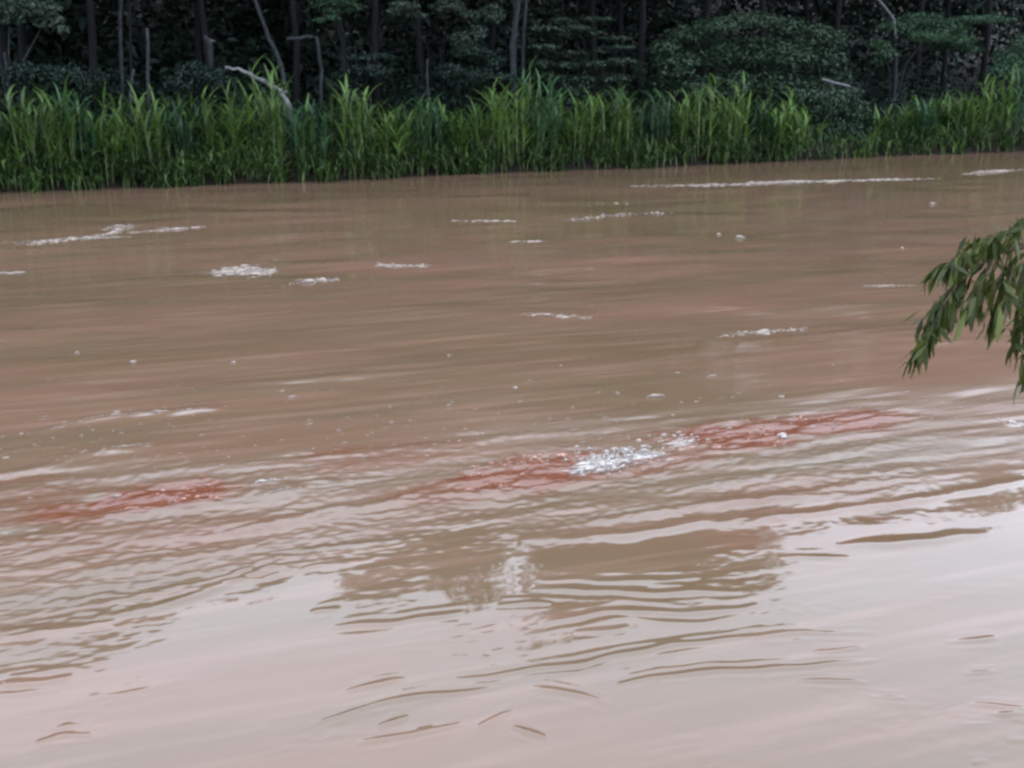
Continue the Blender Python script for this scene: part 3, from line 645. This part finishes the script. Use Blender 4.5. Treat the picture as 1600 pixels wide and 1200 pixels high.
splash('pinkish white lumps of foam left of the white splash',[(810,728,45,16,50,.015,.03),(880,712,40,8,26,.016,.02),(770,762,34,6,18,.015,.02),(740,735,34,12,18,.013,.02)],M_pink,62,'pink_splash')
splash('pinkish foam lumps in the red water right of the white splash',[(1100,690,40,16,40,.015,.03),(1190,672,32,8,34,.017,.02),(1215,690,22,8,18,.015,.02),(1280,655,50,6,10,.02,.02)],M_pink,63,'pink_splash')
splash('few pale foam beads on the left red patch',[(285,778,30,16,20,.018,.03),(255,769,3,2,3,.024,.02),(276,780,3,2,3,.024,.02),(330,770,16,18,14,.018,.03)],M_pink,64,'pink_splash')
r=np.random.default_rng(70); b=Buf()
for k in range(430):                                   # uncountable flecks over the turbulent belt
    px=r.uniform(0,1600); py=np.interp(px,[0,400,900,1300,1600],[700,690,660,640,650])+r.normal(0,42)
    g=ground(px,py); z=float(water_z(g[0],g[1])[0]); q=.014*r.lognormal(0,.45); blob(b,(g[0],g[1],z),q*2.0,q*.7,q*.4,r,r.uniform(0,.7))
tag(link('foam_flecks',b.build('foam_flecks'),M_foam),'scattered tiny foam flecks over the rippled belt of the river','foam',kind='stuff')

# ------------------------------------------------------------------ overhanging branch of a tree on the near bank
BY=7.5
def q3(px,py,dy=0): return at(px,py,BY+dy)
tb=np.array([7.6,3.0,float(terrain(np.array(7.6),np.array(3.0)))-.1])
tree=root('overhanging_tree',tuple(tb),'leafy branch with drooping narrow leaves reaching in over the water from the right','tree branch')
b=Buf(); b.tube(np.array([(0,0,0),(-.05,.15,1.2),(.05,.3,2.4),(.1,.3,4.2)]),[.16,.13,.11,.06],8); link('trunk',b.build('trunk'),M_twig,tree)
b=Buf(); st=tb+np.array([.02,.28,1.9]); main=np.array([st,(6.6,5.4,3.0),(5.4,7.2,2.95),q3(1640,372),q3(1596,386),q3(1560,395),q3(1520,424),q3(1486,448),q3(1460,480),q3(1442,520),q3(1430,552)])-tb
b.tube(main,[.07,.05,.035,.022,.018,.014,.011,.009,.007,.005,.003],6); link('branch',b.build('branch'),M_twig,tree)
def leafmesh(L,w,nm,tint):
    V=[];Fc=[];n_=5
    for k in range(n_+1):
        f=k/n_; wd=w*math.sin(math.pi*min(.985,f*.9+.06))**.8*.5; z=-.16*L*f*f
        V+=[(-wd,f*L,z+wd*.35),(0,f*L,z),(wd,f*L,z+wd*.35)]
    for k in range(n_):
        a=3*k
        for q in (0,1): Fc+=[(a+q,a+q+1,a+q+4),(a+q,a+q+4,a+q+3)]
    return mesh_np(nm,V,Fc,3,{'tint':np.full(len(V),tint)})
LM=[]
for k in range(6):
    me=leafmesh(.18+.02*(k%3),.031+.007*(k%2),'leaf',[.05,.2,.4,.6,.8,1][k]); me.materials.append(M_near); LM.append(me)
r=np.random.default_rng(17)
def leaf(p,d,roll):
    d=Vector(d).normalized(); side=d.cross(Vector((0,0,1))); 
    if side.length<.05: side=Vector((1,0,0))
    side.normalize(); up=side.cross(d); R=Matrix((side,d,up)).transposed() @ Matrix.Rotation(roll,3,'Y')
    o=bpy.data.objects.new('leaf',LM[int(r.integers(0,6))]); COL.objects.link(o); o.parent=tree
    o.matrix_local=Matrix.Translation(Vector(p)) @ R.to_4x4() @ Matrix.Scale(float(r.uniform(.75,1.15)),4)
SPR=[  # twigs as seen: start on the branch, then down to the tip, number of leaves, depth offset
 ([(1486,448),(1462,482),(1440,530),(1428,556)],18,0),([(1500,438),(1478,470),(1460,505),(1448,535)],16,-.15),([(1520,424),(1500,440),(1488,470),(1480,492)],12,.15),
 ([(1515,426),(1490,408),(1470,412),(1452,426)],9,.1),([(1540,410),(1518,392),(1500,396),(1482,412)],12,-.1),([(1565,394),(1545,372),(1525,374),(1510,388)],11,.12),
 ([(1596,384),(1575,358),(1555,364),(1540,380)],12,-.05),([(1620,376),(1600,340),(1590,345),(1580,362)],9,.1),
 ([(1545,408),(1538,435),(1520,460),(1510,485)],11,-.2),([(1575,398),(1566,440),(1556,480),(1548,505)],12,.1),([(1590,390),(1580,430),(1572,462),(1562,480)],8,-.2),
 ([(1610,380),(1600,440),(1592,500),(1586,535)],14,0),([(1640,372),(1622,450),(1606,540),(1598,585)],14,.1),([(1560,396),(1545,440),(1532,462),(1526,480)],7,.3)]
EX=[]
for tw,nl,dy in SPR:
    P=np.array([q3(px,py,dy*(k/(len(tw)-1))) for k,(px,py) in enumerate(tw)])-tb
    b=Buf(); b.tube(P,np.linspace(.007,.002,len(P)),5); link('twig',b.build('twig'),M_twig,tree)
    L=np.linspace(0,1,len(P))
    nl=int(nl*1.8)
    for k in range(nl):
        f=min(1,.12+.88*(k+r.uniform(-.2,.2))/(nl-1)); p=np.array([np.interp(f,L,P[:,c]) for c in range(3)])
        f2=min(1,f+.15); t_=np.array([np.interp(f2,L,P[:,c]) for c in range(3)])-p if f<.95 else P[-1]-P[-2]
        t_=t_/(np.linalg.norm(t_)+1e-6); sd=(1 if k%2 else -1)
        d=t_*.75+np.array([sd*r.uniform(.15,.5),r.uniform(-.4,.4),-.85])
        leaf(p,d,r.uniform(-1.1,1.1))
    for k in range(int(nl*1.2)):                         # little leaves that only thicken the spray
        f=r.uniform(.05,1); EX.append((np.array([np.interp(f,L,P[:,c]) for c in range(3)])+r.normal(0,.03,3),np.array([r.normal(0,.5),r.normal(0,.5),-.8])))

b=Buf()
for p_,d_ in EX:
    d_=d_/np.linalg.norm(d_); sd=np.cross(d_,r.normal(size=3)); sd/=np.linalg.norm(sd); Lf=r.uniform(.12,.19); wd=Lf*.12
    b.add([p_,p_+d_*Lf*.45+sd*wd,p_+d_*Lf,p_+d_*Lf*.45-sd*wd],[(0,1,2),(0,2,3)],r.uniform(0,.8))
tag(link('small_leaves',b.build('small_leaves'),M_near,tree),kind='stuff')
